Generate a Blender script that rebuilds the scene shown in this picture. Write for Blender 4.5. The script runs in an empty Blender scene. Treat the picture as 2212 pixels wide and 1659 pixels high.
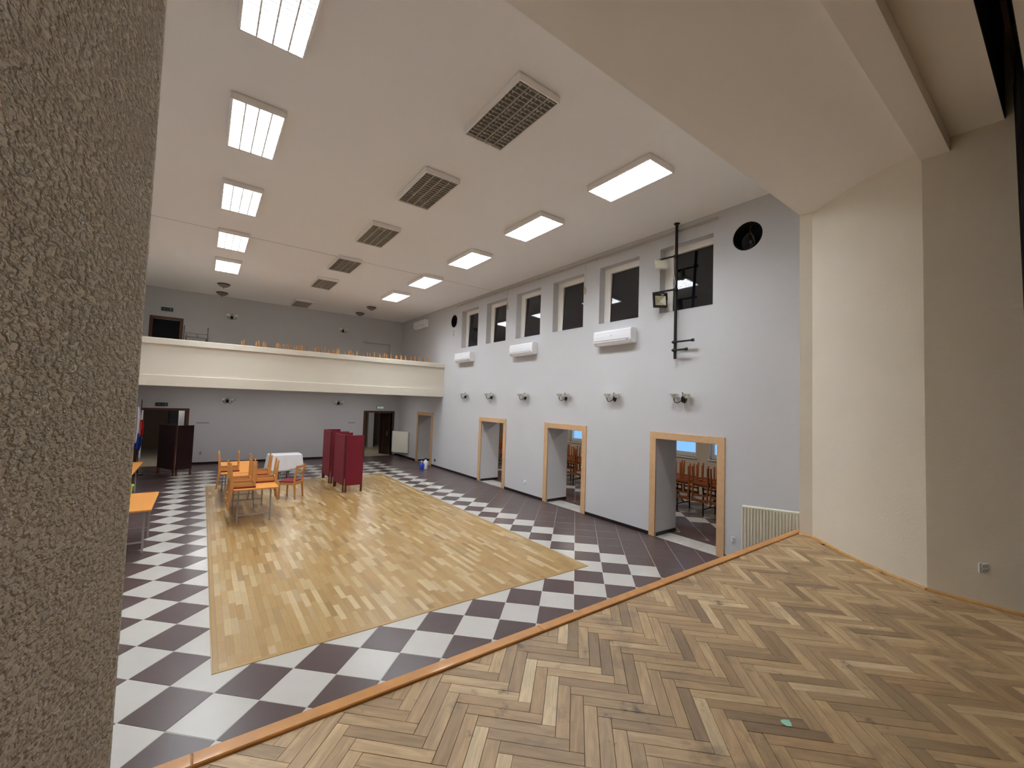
import bpy, bmesh, math, random
from mathutils import Vector, Matrix
random.seed(7)
R = math.radians
SC = bpy.context.scene
COL = SC.collection

# ------------------------------------------------------------------ camera
CAM_Z = 2.612
YAW, PITCH, ROLL, FPX = 0.63335, 0.046477, 0.033084, 908.95
_f = Vector((math.sin(YAW)*math.cos(PITCH), math.cos(YAW)*math.cos(PITCH), math.sin(PITCH)))
_r0 = Vector((math.cos(YAW), -math.sin(YAW), 0)); _u0 = _r0.cross(_f)
_r = math.cos(ROLL)*_r0 + math.sin(ROLL)*_u0
_u = -math.sin(ROLL)*_r0 + math.cos(ROLL)*_u0
cd = bpy.data.cameras.new('camera'); cam = bpy.data.objects.new('camera', cd); COL.objects.link(cam)
cam.matrix_world = Matrix(((_r.x, _u.x, -_f.x, 0), (_r.y, _u.y, -_f.y, 0), (_r.z, _u.z, -_f.z, CAM_Z), (0, 0, 0, 1)))
cd.sensor_width = 36; cd.lens = 36*FPX/2212; cd.clip_start = 0.01; cd.clip_end = 200
SC.camera = cam

# ------------------------------------------------------------------ world, exposure, lamp power
W = bpy.data.worlds.new('dusk_sky'); SC.world = W; W.use_nodes = True
bg = W.node_tree.nodes['Background']
bg.inputs[0].default_value = (0.22, 0.52, 1.0, 1); bg.inputs[1].default_value = 1.25
vs = SC.view_settings
vs.view_transform = 'Standard'; vs.look = 'None'; vs.exposure = 0.1; vs.gamma = 1.0; vs.use_curve_mapping = False
LAMP_W = 112.0            # each lit louvre lamp of the hall
LAMP_SPREAD = R(160)
LAMP_COL = (0.895, 0.975, 1.055)
TUBE_E = 3.0
SC.cycles.max_bounces = 10; SC.cycles.diffuse_bounces = 8; SC.cycles.use_denoising = True

# ------------------------------------------------------------------ helpers
class MB:
    def __init__(s): s.v = []; s.f = []; s.m = []; s.uv = None
    def add(s, vs_, fs, mi=0):
        o = len(s.v); s.v += [tuple(p) for p in vs_]
        for f in fs: s.f.append(tuple(i+o for i in f)); s.m.append(mi)
        return s
    def box(s, x0, x1, y0, y1, z0, z1, M=None, mi=0):
        p = [Vector(q) for q in ((x0,y0,z0),(x1,y0,z0),(x1,y1,z0),(x0,y1,z0),(x0,y0,z1),(x1,y0,z1),(x1,y1,z1),(x0,y1,z1))]
        if M: p = [M @ q for q in p]
        return s.add(p, [(3,2,1,0),(4,5,6,7),(0,1,5,4),(1,2,6,5),(2,3,7,6),(3,0,4,7)], mi)
    def bar(s, p, q, w, h=None, up=(0,0,1)):
        p, q = Vector(p), Vector(q); h = h or w; d = (q-p).normalized(); u = Vector(up)
        if abs(d.dot(u)) > .95: u = Vector((0,1,0))
        a = d.cross(u).normalized(); b = a.cross(d).normalized()
        c = [(-1,-1),(1,-1),(1,1),(-1,1)]
        return s.add([e + a*i*w/2 + b*j*h/2 for e in (p,q) for i,j in c], [(3,2,1,0),(4,5,6,7),(0,1,5,4),(1,2,6,5),(2,3,7,6),(3,0,4,7)])
    def path(s, pts, r, n=8):
        pts = [Vector(p) for p in pts]; rs = r if isinstance(r, (list, tuple)) else [r]*len(pts)
        rings = []; a = None
        for i, p in enumerate(pts):
            d = (pts[min(i+1, len(pts)-1)] - pts[max(i-1, 0)]).normalized()
            if a is None:
                a = d.cross(Vector((0,0,1)) if abs(d.z) < .9 else Vector((1,0,0))).normalized()
            a = (a - d*a.dot(d)).normalized(); b = d.cross(a)
            rings.append([p + (a*math.cos(2*math.pi*k/n) + b*math.sin(2*math.pi*k/n))*rs[i] for k in range(n)])
        vs_ = [q for g in rings for q in g]; fs = []
        for i in range(len(rings)-1):
            for k in range(n):
                k2 = (k+1) % n; fs.append((i*n+k, i*n+k2, (i+1)*n+k2, (i+1)*n+k))
        fs.append(tuple(reversed(range(n)))); fs.append(tuple((len(rings)-1)*n+k for k in range(n)))
        return s.add(vs_, fs)
    def tube(s, p, q, r, n=10): return s.path([p, q], r, n)
    def lathe(s, prof, n=24, M=None, closed=True):
        vs_ = []; fs = []
        for rr, z in prof:
            for k in range(n):
                q = Vector((rr*math.cos(2*math.pi*k/n), rr*math.sin(2*math.pi*k/n), z)); vs_.append(M @ q if M else q)
        for i in range(len(prof)-1):
            for k in range(n):
                k2 = (k+1) % n; fs.append((i*n+k, i*n+k2, (i+1)*n+k2, (i+1)*n+k))
        if closed:
            fs.append(tuple(reversed(range(n)))); fs.append(tuple((len(prof)-1)*n+k for k in range(n)))
        return s.add(vs_, fs)
    def prism(s, poly, a0, a1, axis='z', M=None, mi=0):
        def P(u, w, a): return Vector({'z':(u,w,a), 'x':(a,u,w), 'y':(u,a,w)}[axis])
        n = len(poly); vs_ = [P(u,w,a0) for u,w in poly] + [P(u,w,a1) for u,w in poly]
        if M: vs_ = [M @ q for q in vs_]
        return s.add(vs_, [tuple(reversed(range(n))), tuple(range(n, 2*n))] + [(i, (i+1)%n, n+(i+1)%n, n+i) for i in range(n)], mi)
    def mesh(s, name, mats, bevel=0, smooth=False):
        me = bpy.data.meshes.new(name); me.from_pydata(s.v, [], s.f)
        if len(set(s.m)) > 1: me.polygons.foreach_set('material_index', s.m)
        for m_ in (mats if isinstance(mats, (list, tuple)) else [mats]): me.materials.append(m_)
        if s.uv:
            l = me.uv_layers.new(name='uv'); l.data.foreach_set('uv', [c for p in s.uv for c in p])
        bm = bmesh.new(); bm.from_mesh(me); bmesh.ops.recalc_face_normals(bm, faces=bm.faces)
        if bevel: bmesh.ops.bevel(bm, geom=list(bm.edges), offset=bevel, segments=1, affect='EDGES', clamp_overlap=True)
        bm.to_mesh(me); bm.free()
        if smooth:
            me.polygons.foreach_set('use_smooth', [True]*len(me.polygons))
            me.set_sharp_from_angle(angle=R(40))
        me.update(); return me
    def build(s, name, mats, parent=None, bevel=0, smooth=False):
        return link(name, s.mesh(name, mats, bevel, smooth), parent)
def link(name, me, parent=None, loc=None, rot=None):
    o = bpy.data.objects.new(name, me); COL.objects.link(o)
    if parent: o.parent = parent
    if loc: o.location = loc
    if rot: o.rotation_euler = rot
    return o
def tag(o, label=None, cat=None, group=None, kind=None):
    if label: o['label'] = label
    if cat: o['category'] = cat
    if group: o['group'] = group
    if kind: o['kind'] = kind
    return o
def empty(name, loc=(0,0,0), rz=0, label=None, cat=None, group=None, kind=None, rot=None):
    o = bpy.data.objects.new(name, None); COL.objects.link(o); o.location = loc
    o.rotation_euler = rot if rot else (0,0,rz); o.empty_display_size = .1
    return tag(o, label, cat, group, kind)
def kids(o): return [c for c in COL.objects if c.parent == o]
TREE = {}
def copy_tree(o, loc, rot, label=None, group=None):
    r = o.copy(); COL.objects.link(r); r.location = loc; r.rotation_euler = rot
    if label: r['label'] = label
    if group: r['group'] = group
    if o.name not in TREE: TREE[o.name] = [(c, kids(c)) for c in kids(o)]
    for c, gs in TREE[o.name]:
        d = c.copy(); COL.objects.link(d); d.parent = r
        for g in gs:
            e = g.copy(); COL.objects.link(e); e.parent = d
    return r
def px(p):
    d = Vector(p) - Vector((0,0,CAM_Z)); z = d.dot(_f)
    if z < .05: return None
    return 1106 + FPX*d.dot(_r)/z, 829.5 - FPX*d.dot(_u)/z
def in_view(p, m=25):
    q = px(p)
    if not q: return False
    edge = 362 - (362-238)*q[1]/1659
    return edge-m < q[0] < 2212+m and -m < q[1] < 1659+m

# ------------------------------------------------------------------ materials
def nodes(name):
    m = bpy.data.materials.new(name); m.use_nodes = True; nt = m.node_tree
    return m, nt, nt.nodes['Principled BSDF']
def N(nt, t, **kw):
    n = nt.nodes.new(t)
    for k, v in kw.items():
        if k.startswith('i_'): n.inputs[k[2:].replace('_', ' ')].default_value = v
        else: setattr(n, k, v)
    return n
def rgb(h):
    def l(c): c /= 255; return c/12.92 if c <= .04045 else ((c+.055)/1.055)**2.4
    return tuple(l(int(h[i:i+2], 16)) for i in (0,2,4)) + (1,)
def mixc(nt, fac, a, b, mode='MIX'):
    n = nt.nodes.new('ShaderNodeMix'); n.data_type = 'RGBA'; n.blend_type = mode
    for s_, v in ((n.inputs['Factor'], fac), (n.inputs['A'], a), (n.inputs['B'], b)):
        if hasattr(v, 'is_output'): nt.links.new(v, s_)
        else: s_.default_value = v
    return n.outputs['Result']
def plain(name, col, rough=.6, metal=0, var=.06, scale=6, bump=0, bscale=60, spec=.5, coat=0):
    m, nt, b = nodes(name); c = rgb(col) if isinstance(col, str) else col
    tc = N(nt, 'ShaderNodeTexCoord'); b.inputs['Roughness'].default_value = rough; b.inputs['Metallic'].default_value = metal
    b.inputs['Specular IOR Level'].default_value = spec; b.inputs['Coat Weight'].default_value = coat
    nz = N(nt, 'ShaderNodeTexNoise', i_Scale=scale, i_Detail=4.0); nt.links.new(tc.outputs['Object'], nz.inputs['Vector'])
    d = tuple(x*(1-var*2) for x in c[:3]) + (1,); e = tuple(min(1, x*(1+var)) for x in c[:3]) + (1,)
    nt.links.new(mixc(nt, nz.outputs['Fac'], d, e), b.inputs['Base Color'])
    if bump:
        n2 = N(nt, 'ShaderNodeTexNoise', i_Scale=bscale, i_Detail=5.0); nt.links.new(tc.outputs['Object'], n2.inputs['Vector'])
        bp = N(nt, 'ShaderNodeBump', i_Strength=bump, i_Distance=.004); nt.links.new(n2.outputs['Fac'], bp.inputs['Height']); nt.links.new(bp.outputs['Normal'], b.inputs['Normal'])
    return m
def emit(name, col, strength):
    m, nt, b = nodes(name); b.inputs['Base Color'].default_value = (.8,.8,.8,1)
    b.inputs['Emission Color'].default_value = col; b.inputs['Emission Strength'].default_value = strength
    m.cycles.emission_sampling = 'NONE'; return m
def rnd(nt):
    oi = N(nt, 'ShaderNodeObjectInfo'); ge = N(nt, 'ShaderNodeNewGeometry')
    a = N(nt, 'ShaderNodeMath', operation='ADD'); nt.links.new(oi.outputs['Random'], a.inputs[0]); nt.links.new(ge.outputs['Random Per Island'], a.inputs[1])
    f = N(nt, 'ShaderNodeMath', operation='FRACT'); nt.links.new(a.outputs[0], f.inputs[0]); return f.outputs[0]
def board_mat(name, cols, rough, grain=.35, dirt=None, gscale=(3, 60), coat=0):
    """boards with a UV map in metres (u along the grain): tint per board, grain along the board, optional dirt in world space"""
    m, nt, b = nodes(name); r = rnd(nt); uv = N(nt, 'ShaderNodeUVMap', uv_map='uv')
    cr = N(nt, 'ShaderNodeValToRGB'); nt.links.new(r, cr.inputs[0]); cr.color_ramp.elements.remove(cr.color_ramp.elements[1])
    for i, (p, c) in enumerate(cols):
        e = cr.color_ramp.elements[0] if i == 0 else cr.color_ramp.elements.new(p)
        e.position = p; e.color = rgb(c)
    mp = N(nt, 'ShaderNodeMapping'); mp.inputs['Scale'].default_value = (gscale[0], gscale[1], 1); nt.links.new(uv.outputs[0], mp.inputs[0])
    cv = N(nt, 'ShaderNodeCombineXYZ'); mu = N(nt, 'ShaderNodeMath', operation='MULTIPLY'); mu.inputs[1].default_value = 57; nt.links.new(r, mu.inputs[0])
    for k in (0, 2): nt.links.new(mu.outputs[0], cv.inputs[k])
    nt.links.new(cv.outputs[0], mp.inputs['Location'])
    nz = N(nt, 'ShaderNodeTexNoise', i_Scale=1.0, i_Detail=5.0, i_Distortion=.6); nt.links.new(mp.outputs[0], nz.inputs['Vector'])
    rp = N(nt, 'ShaderNodeValToRGB'); rp.color_ramp.elements[0].position = .3; rp.color_ramp.elements[1].position = .72
    rp.color_ramp.elements[0].color = (1-grain,)*3 + (1,); rp.color_ramp.elements[1].color = (1.0,)*3 + (1,); nt.links.new(nz.outputs['Fac'], rp.inputs[0])
    col = mixc(nt, 1.0, cr.outputs[0], rp.outputs[0], 'MULTIPLY')
    b.inputs['Roughness'].default_value = rough; b.inputs['Coat Weight'].default_value = coat; b.inputs['Coat Roughness'].default_value = .3
    if dirt:
        ge = N(nt, 'ShaderNodeNewGeometry')
        for sc, lo, hi, c in dirt:
            n2 = N(nt, 'ShaderNodeTexNoise', i_Scale=sc, i_Detail=6.0, i_Roughness=.65); nt.links.new(ge.outputs['Position'], n2.inputs['Vector'])
            r2 = N(nt, 'ShaderNodeMapRange'); r2.inputs[1].default_value = lo; r2.inputs[2].default_value = hi; nt.links.new(n2.outputs['Fac'], r2.inputs[0])
            col = mixc(nt, r2.outputs[0], col, rgb(c))
    nt.links.new(col, b.inputs['Base Color'])
    bp = N(nt, 'ShaderNodeBump', i_Strength=.12, i_Distance=.002); nt.links.new(nz.outputs['Fac'], bp.inputs['Height']); nt.links.new(bp.outputs['Normal'], b.inputs['Normal'])
    return m
def tile_mat(name, col, rough, streak):
    m, nt, b = nodes(name); r = rnd(nt); ge = N(nt, 'ShaderNodeNewGeometry')
    mp = N(nt, 'ShaderNodeMapping'); mp.inputs['Rotation'].default_value = (0,0,R(45)); mp.inputs['Scale'].default_value = (2.5, 40, 1) if streak else (4,4,1)
    nt.links.new(ge.outputs['Position'], mp.inputs[0])
    nz = N(nt, 'ShaderNodeTexNoise', i_Scale=1.0, i_Detail=4.0); nt.links.new(mp.outputs[0], nz.inputs['Vector'])
    c = rgb(col); v = .16 if streak else .05
    col_ = mixc(nt, nz.outputs['Fac'], tuple(x*(1-v) for x in c[:3])+(1,), tuple(x*(1+v) for x in c[:3])+(1,))
    col_ = mixc(nt, r, col_, mixc(nt, 1.0, col_, (.93,.93,.93,1), 'MULTIPLY'))
    nt.links.new(col_, b.inputs['Base Color']); b.inputs['Roughness'].default_value = rough; b.inputs['Specular IOR Level'].default_value = .4
    return m
def stucco(name, col):
    """coarse plaster: sharp grains drawn out along the wall, smoother patches, sandy speckle"""
    m, nt, b = nodes(name); tc = N(nt, 'ShaderNodeTexCoord'); b.inputs['Roughness'].default_value = .8
    mp = N(nt, 'ShaderNodeMapping'); mp.inputs['Scale'].default_value = (1,.55,1); nt.links.new(tc.outputs['Object'], mp.inputs[0])
    def noise(sc, det, rough=.5, v=mp):
        n = N(nt, 'ShaderNodeTexNoise', i_Scale=sc, i_Detail=det, i_Roughness=rough); nt.links.new(v.outputs['Vector' if v is mp else 'Object'], n.inputs['Vector']); return n.outputs['Fac']
    def rng(f, lo, hi, a=0, z=1):
        r_ = N(nt, 'ShaderNodeMapRange'); r_.inputs[1].default_value = lo; r_.inputs[2].default_value = hi; r_.inputs[3].default_value = a; r_.inputs[4].default_value = z; nt.links.new(f, r_.inputs[0]); return r_.outputs[0]
    c = rgb(col); base = mixc(nt, noise(3, 3, v=tc), tuple(x*.9 for x in c[:3])+(1,), tuple(min(1,x*1.05) for x in c[:3])+(1,))
    nt.links.new(mixc(nt, rng(noise(600, 2), .35, .75), base, tuple(x*.84 for x in c[:3])+(1,)), b.inputs['Base Color'])
    mu = N(nt, 'ShaderNodeMath', operation='MULTIPLY'); nt.links.new(rng(noise(240, 2.5, .55), .42, .7), mu.inputs[0]); nt.links.new(rng(noise(6, 2), .35, .62, .7), mu.inputs[1])
    bp = N(nt, 'ShaderNodeBump', i_Strength=1.0, i_Distance=.0048); nt.links.new(mu.outputs[0], bp.inputs['Height']); nt.links.new(bp.outputs['Normal'], b.inputs['Normal'])
    return m
def glassy(name, col, alpha, rough=.05):
    m, nt, b = nodes(name); b.inputs['Base Color'].default_value = col; b.inputs['Roughness'].default_value = rough
    nz = N(nt, 'ShaderNodeTexNoise', i_Scale=8.0); mr = N(nt, 'ShaderNodeMapRange'); mr.inputs[3].default_value = alpha*.95; mr.inputs[4].default_value = alpha
    nt.links.new(nz.outputs['Fac'], mr.inputs[0]); nt.links.new(mr.outputs[0], b.inputs['Alpha']); return m
M = dict(
 wall=plain('wall_paint', 'C9C8C9', .8, var=.015, scale=1.2, bump=.12, bscale=25),
 ceil=plain('ceiling_paint', 'F7F4F2', .85, var=.012, scale=.8, bump=.08, bscale=20),
 beige=plain('beige_plaster', 'E4DAC8', .8, var=.03, scale=2.2, bump=.35, bscale=45),
 stucco=stucco('rough_plaster', 'F1EADD'),
 soffit=plain('soffit_paint', 'F2EBE3', .85, var=.015, scale=1.0, bump=.1, bscale=20),
 balc=plain('balcony_paint', 'E0D8C7', .75, var=.012, scale=1.5, bump=.1, bscale=30),
 grout=plain('grout', 'B5ADA4', .8),
 tdark=tile_mat('brown_tile', '514240', .28, True), twhite=tile_mat('cream_tile', 'BAB5AD', .26, False),
 skirt=plain('dark_skirting', '1E1715', .3),
 oak=board_mat('light_oak_strip', [(0,'9E7A45'),(.25,'A78855'),(.5,'96743F'),(.7,'AC9162'),(.86,'BEA77F'),(1,'886838')], .32, .16, None, (5, 70), .25),
 edge=plain('brass_edge_strip', 'B08F5A', .35, .5),
 stage=board_mat('old_oak_block', [(0,'CBAB7C'),(.2,'AA8A62'),(.42,'D6B688'),(.6,'BA976A'),(.76,'927654'),(.88,'C8A678'),(1,'EAD0A4')], .45, .34,
                 [(2.6,.58,.76,'6E5B46'),(9.0,.64,.8,'5E4E3E'),(1.1,.52,.8,'A08662'),(4.5,.62,.74,'4A3D30')], (5, 34)),
 gap=plain('dark_gap', '2A2018', .9),
 pine=plain('varnished_board', 'CB8C44', .4, var=.18, scale=9, coat=.2),
 bead=plain('pine_bead', 'C79550', .5, var=.2, scale=20),
 casing=plain('light_oak_casing', 'CDA67C', .5, var=.1, scale=14),
 darkwood=plain('dark_brown_wood', '5A3520', .45, var=.15, scale=12),
 vdark=plain('very_dark_wood', '2E1A10', .5, var=.12, scale=12),
 panelwood=plain('brown_veneer', '8A5A28', .45, var=.12, scale=8),
 white=plain('white_plastic', 'EEEEF0', .35, var=.01),
 frame=plain('white_frame', 'EFE9E0', .5, var=.01),
 cream=plain('cream_enamel', 'F2F0E0', .4, var=.01),
 lampw=plain('lamp_enamel', 'F0EBE5', .45, var=.01),
 alu=plain('louvre_aluminium', 'B4AC9E', .35, .35, var=.05, scale=30),
 lwhite=plain('louvre_white', 'F2F2F2', .5, var=.01),
 dim=plain('lamp_inside', 'A39A8D', .35, .3),
 tube_on=emit('lit_tube', (1,1,1,1), TUBE_E), tube_off=plain('unlit_tube', 'D8D4CC', .3),
 pane=plain('dark_window_glass', '14141A', .04, var=.05, spec=.7),
 black=plain('black_metal', '15110F', .5, .2), blackmat=plain('black_lining', '0B0807', .95),
 cone=plain('speaker_cone', '17120F', .7), dust=plain('dust_cap', '4A4A4C', .35),
 bronze=plain('dark_bronze', '2A2018', .4, .6), shade=plain('frosted_glass', 'EEF0E6', .3, var=.02),
 dome=plain('dome_glass', '8C7C6E', .35), grey=plain('grey_steel', 'A5A29C', .45, .1), rack=plain('rack_steel', '4A463C', .5, .5),
 beech=plain('beech_wood', 'C48A4C', .42, var=.12, scale=18), beech2=plain('reddish_beech', '95562A', .42, var=.12, scale=18),
 red=plain('red_upholstery', '7E1326', .85, var=.08, scale=40, bump=.3, bscale=400),
 maroon2=plain('dark_maroon_fabric', '28050A', .95, var=.06, scale=30), maroon=plain('maroon_fabric', '6C0A1E', .9, var=.06, scale=30, bump=.3, bscale=300), post=plain('reddish_brown_post', '5A2413', .5, var=.1, scale=20),
 top=plain('orange_laminate', 'D08A3C', .38, var=.04, scale=6), cloth=plain('white_cloth', 'EDEDF0', .85, var=.01, bump=.15, bscale=200),
 lime=plain('lime_plastic', 'A9C84A', .4), blue=plain('blue_plastic', '3346B4', .35), flagw=plain('flag_white', 'ECE8F2', .8), flagr=plain('flag_red', 'D0372C', .8), flagb=plain('flag_blue', '1D3F95', .8),
 curtain=plain('black_velvet', '0A0809', .95, var=.2, scale=20), sign=plain('dark_sign', '1A211C', .35), signp=plain('sign_pictogram', '4A6A58', .5),
 green=emit('lit_green_sign', rgb('128A50'), .35), greenp=emit('lit_pictogram', (.4,.9,.6,1), .3),
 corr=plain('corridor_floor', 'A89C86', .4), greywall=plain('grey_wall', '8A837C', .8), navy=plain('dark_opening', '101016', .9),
 lamp=emit('corridor_lamp_glass', (1,.93,.82,1), 3.0), clear=glassy('clear_pane', (.9,.95,1,1), .12), mint=plain('mint_paper', 'A8E0C4', .7), seam=plain('ceiling_seam', 'B9AA9E', .8), mark=plain('grey_mark', '9A979A', .7),
 ivory=plain('ivory_cord', 'B7A98A', .7), reflector=plain('pale_reflector', 'A8A285', .5, .1), concrete=plain('concrete', '8C8378', .9))

# ------------------------------------------------------------------ dimensions (metres)
XR, XL, YF, YB, ZC = 7.6, -2.1, 2.29, 19.4, 6.332
ZS = 0.992                 # stage floor
XO = 8.33                  # outer face of the thick side wall
WPROF = [(6.53,2.29),(6.53,2.14),(6.41,2.0),(6.28,1.865),(6.15,1.735),(6.03,1.61),(5.90,1.445),(5.77,1.26),(5.665,1.08),(5.575,.905)]
MIR = 5.4905
struct = lambda o, label, cat: tag(o, label, cat, None, 'structure')

def slab_with_holes(a0, a1, z0, z1, holes, x0, x1, axis):
    """solid wall on a grid, holes are (a0,a1,z0,z1); axis 'x': thickness along X, a = Y; axis 'y': thickness along Y, a = X"""
    A = sorted({a0, a1} | {h[0] for h in holes} | {h[1] for h in holes}); Z = sorted({z0, z1} | {h[2] for h in holes} | {h[3] for h in holes})
    def solid(i, j):
        if i < 0 or j < 0 or i >= len(A)-1 or j >= len(Z)-1: return False
        a, z = (A[i]+A[i+1])/2, (Z[j]+Z[j+1])/2
        return not any(h[0] < a < h[1] and h[2] < z < h[3] for h in holes)
    mb = MB(); idx = {}
    def vid(i, j, s):
        if (i,j,s) not in idx:
            idx[(i,j,s)] = len(mb.v); x = (x0, x1)[s]
            mb.v.append((x, A[i], Z[j]) if axis == 'x' else (A[i], x, Z[j]))
        return idx[(i,j,s)]
    for i in range(len(A)-1):
        for j in range(len(Z)-1):
            if not solid(i, j): continue
            for s in (0, 1): mb.f.append((vid(i,j,s), vid(i+1,j,s), vid(i+1,j+1,s), vid(i,j+1,s)))
            for di, dj, e in ((-1,0,((i,j),(i,j+1))), (1,0,((i+1,j),(i+1,j+1))), (0,-1,((i,j),(i+1,j))), (0,1,((i,j+1),(i+1,j+1)))):
                if not solid(i+di, j+dj): mb.f.append((vid(*e[0],0), vid(*e[1],0), vid(*e[1],1), vid(*e[0],1)))
    mb.m = [0]*len(mb.f); return mb

# ------------------------------------------------------------------ hall shell
DOORS = [(3.97,5.25), (7.345,8.625), (10.715,11.995), (15.82,17.09)]; DOOR_H = 1.99
WINS = [4.66, 6.33, 8.0, 9.675, 11.35, 13.035]; WZ0, WZ1 = 4.59, 5.955
SPK = [(3.475,5.705,.252), (14.21,5.68,.24)]
holes = [(a,b,0,DOOR_H) for a,b in DOORS] + [(c-.572,c+.572,WZ0,WZ1) for c in WINS] + [(y-.3,y+.3,z-.3,z+.3) for y,z,r in SPK]
wr = slab_with_holes(1.2, YB+.3, 0, ZC+.1, holes, XR, XO, 'x').build('wall_right', M['wall']); struct(wr, 'white long side wall with three cased openings and six high windows', 'wall')
for y, z, r in SPK:                       # square plate with a round hole, flush with the wall face
    n = 48; mb = MB(); ring = []; sq = []; deep = []
    for k in range(n):
        a = 2*math.pi*k/n; c, s = math.cos(a), math.sin(a); t = .3/max(abs(c), abs(s))
        ring.append((XR, y+r*c, z+r*s)); sq.append((XR, y+t*c, z+t*s)); deep.append((XR+.36, y+r*c, z+r*s))
    mb.add(ring+sq+deep, [(k, (k+1)%n, n+(k+1)%n, n+k) for k in range(n)] + [(k, (k+1)%n, 2*n+(k+1)%n, 2*n+k) for k in range(n)])
    mb.build('speaker_surround', M['wall'], wr)
wl = MB().box(XL-.4, XL, 1.2, YB+.3, 0, ZC+.1).build('wall_left', M['wall']); struct(wl, 'white side wall of the hall behind the rough plaster corner', 'wall')
BD = [(-1.72,-.44,0,1.96), (6.05,7.29,0,1.985), (-1.53,-.79,3.2,5.22), (5.76,7.04,3.15,5.2)]
wb = slab_with_holes(XL, XR, 0, ZC+.1, BD, YB, YB+.22, 'y').build('wall_back', M['wall']); struct(wb, 'white end wall under and above the balcony', 'wall')
cl = MB().box(XL, XR, YF, YB, ZC, ZC+.2).build('ceiling', M['ceil']); struct(cl, 'flat warm white hall ceiling with rows of louvre lamps', 'ceiling')
MB().box(XL, XR, 11.585, 11.597, ZC-.0035, ZC+.01).build('joint_strip', M['seam'], cl)

# ---- hall floor: diagonal tiles
T, U0, W0 = .4435, -.1683, -.04127; S2 = math.sqrt(2)
def clip(poly, rect):
    x0, x1, y0, y1 = rect
    for ax, lim, sg in ((0,x0,1),(0,x1,-1),(1,y0,1),(1,y1,-1)):
        out = []
        for i, p in enumerate(poly):
            q = poly[(i+1) % len(poly)]; dp, dq = sg*(p[ax]-lim), sg*(q[ax]-lim)
            if dp >= 0: out.append(p)
            if dp*dq < 0: t_ = dp/(dp-dq); out.append((p[0]+t_*(q[0]-p[0]), p[1]+t_*(q[1]-p[1])))
        poly = out
        if len(poly) < 3: return []
    return poly
def area(p): return abs(sum(p[i][0]*p[(i+1)%len(p)][1]-p[(i+1)%len(p)][0]*p[i][1] for i in range(len(p))))/2
PQ = (.222, 5.222, 4.865, 14.70)          # inlaid dance floor
def tiled(name, rect, white, label, skip=None, most=300, shown=None):
    root = MB().box(rect[0], rect[1], rect[2], rect[3], -.12, -.002).build(name, M['grout']); struct(root, label, 'floor')
    half = (T-.0065)/2; dia = [(half,half),(-half,half),(-half,-half),(half,-half)]
    xy = lambda u, w: ((u-w)/S2, (u+w)/S2)
    full = {}
    for k, m_ in ((0,'tdark'),(1,'twhite')):
        full[k] = MB().prism([xy(a,b) for a,b in dia], -.012, 0).mesh('tile', M[m_], bevel=.0012)
    cells = []
    for i in range(-12, 60):
        for j in range(-40, 50):
            uc, wc = U0+(i+.5)*T, W0+(j+.5)*T; x, y = xy(uc, wc)
            if not (rect[0]-.4 < x < rect[1]+.4 and rect[2]-.4 < y < rect[3]+.4): continue
            if skip and skip(x, y): continue
            poly = clip([xy(uc+a, wc+b) for a,b in dia], rect)
            if len(poly) < 3 or area(poly) < .002: continue
            w = 1 if ((i+j) % 2 and white(x, y)) else 0
            d = math.hypot(x, y); vis = in_view((x,y,0)) and (shown is None or shown(x, y))
            cells.append((0 if vis else 1, d, x, y, poly, w))
    cells.sort(key=lambda c: c[:2]); rest = MB()
    for n, (v_, d, x, y, poly, w) in enumerate(cells):
        if n < most and v_ == 0:
            if abs(area(poly)-(T-.0065)**2) < 1e-4: link('tile', full[w], root, (x, y, random.uniform(-.0004,.0004)))
            else: MB().prism(poly, -.012, 0).build('tile', M['twhite' if w else 'tdark'], root)
        else: rest.prism(poly, -.012, 0, mi=w)
    if rest.f: tag(rest.build('distant_tiles', [M['tdark'], M['twhite']], root), kind='stuff')
    return root
fl = tiled('floor', (XL, XR, 1.9, YB), lambda x, y: -.95 < x < 6.35 and y < 17.62, 'brown and cream diagonal checkered tile floor of the hall',
      skip=lambda x, y: PQ[0]+.33 < x < PQ[1]-.33 and PQ[2]+.33 < y < PQ[3]-.33, shown=lambda x, y: y > 3.6)

# ---- inlaid parquet
pq = MB().box(PQ[0], PQ[1], PQ[2], PQ[3], -.05, .001).build('parquet_floor', M['gap']); struct(pq, 'light oak dance floor inlaid in the checkered tiles', 'floor')
SWD, SLN = .0702, .42
def uvbox(mb, x0, x1, y0, y1, z0, z1, du):
    o = len(mb.v); mb.box(x0, x1, y0, y1, z0, z1)
    if mb.uv is None: mb.uv = []
    for f in mb.f[-6:]:
        for vi in f: p = mb.v[vi]; mb.uv.append((p[1]+du, p[0]))
strip = MB(); uvbox(strip, -SWD/2+.0004, SWD/2-.0004, -SLN/2+.0004, SLN/2-.0004, -.006, .005, 0); strip_me = strip.mesh('parquet_strip', M['oak'])
cells = []; x = PQ[0]+.045
while x < PQ[1]-.045:
    x1 = min(x+SWD, PQ[1]-.045); y = PQ[2]+.045 - random.random()*SLN
    while y < PQ[3]-.045:
        a, b = max(y, PQ[2]+.045), min(y+SLN, PQ[3]-.045)
        if b-a > .01: cells.append((math.hypot((x+x1)/2, (a+b)/2) if in_view(((x+x1)/2,(a+b)/2,0)) else 99, x, x1, a, b))
        y += SLN
    x += SWD
cells.sort(); rest = MB(); n = 0
for d, x, x1, a, b in cells:
    if n < 300 and abs(b-a-SLN) < 1e-6 and abs(x1-x-SWD) < 1e-6:
        n += 1; link('parquet_strip', strip_me, pq, ((x+x1)/2, (a+b)/2, 0))
    else: uvbox(rest, x+.0004, x1-.0004, a+.0004, b-.0004, -.006, .005, 0)
tag(rest.build('distant_strips', M['oak'], pq), kind='stuff')
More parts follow.
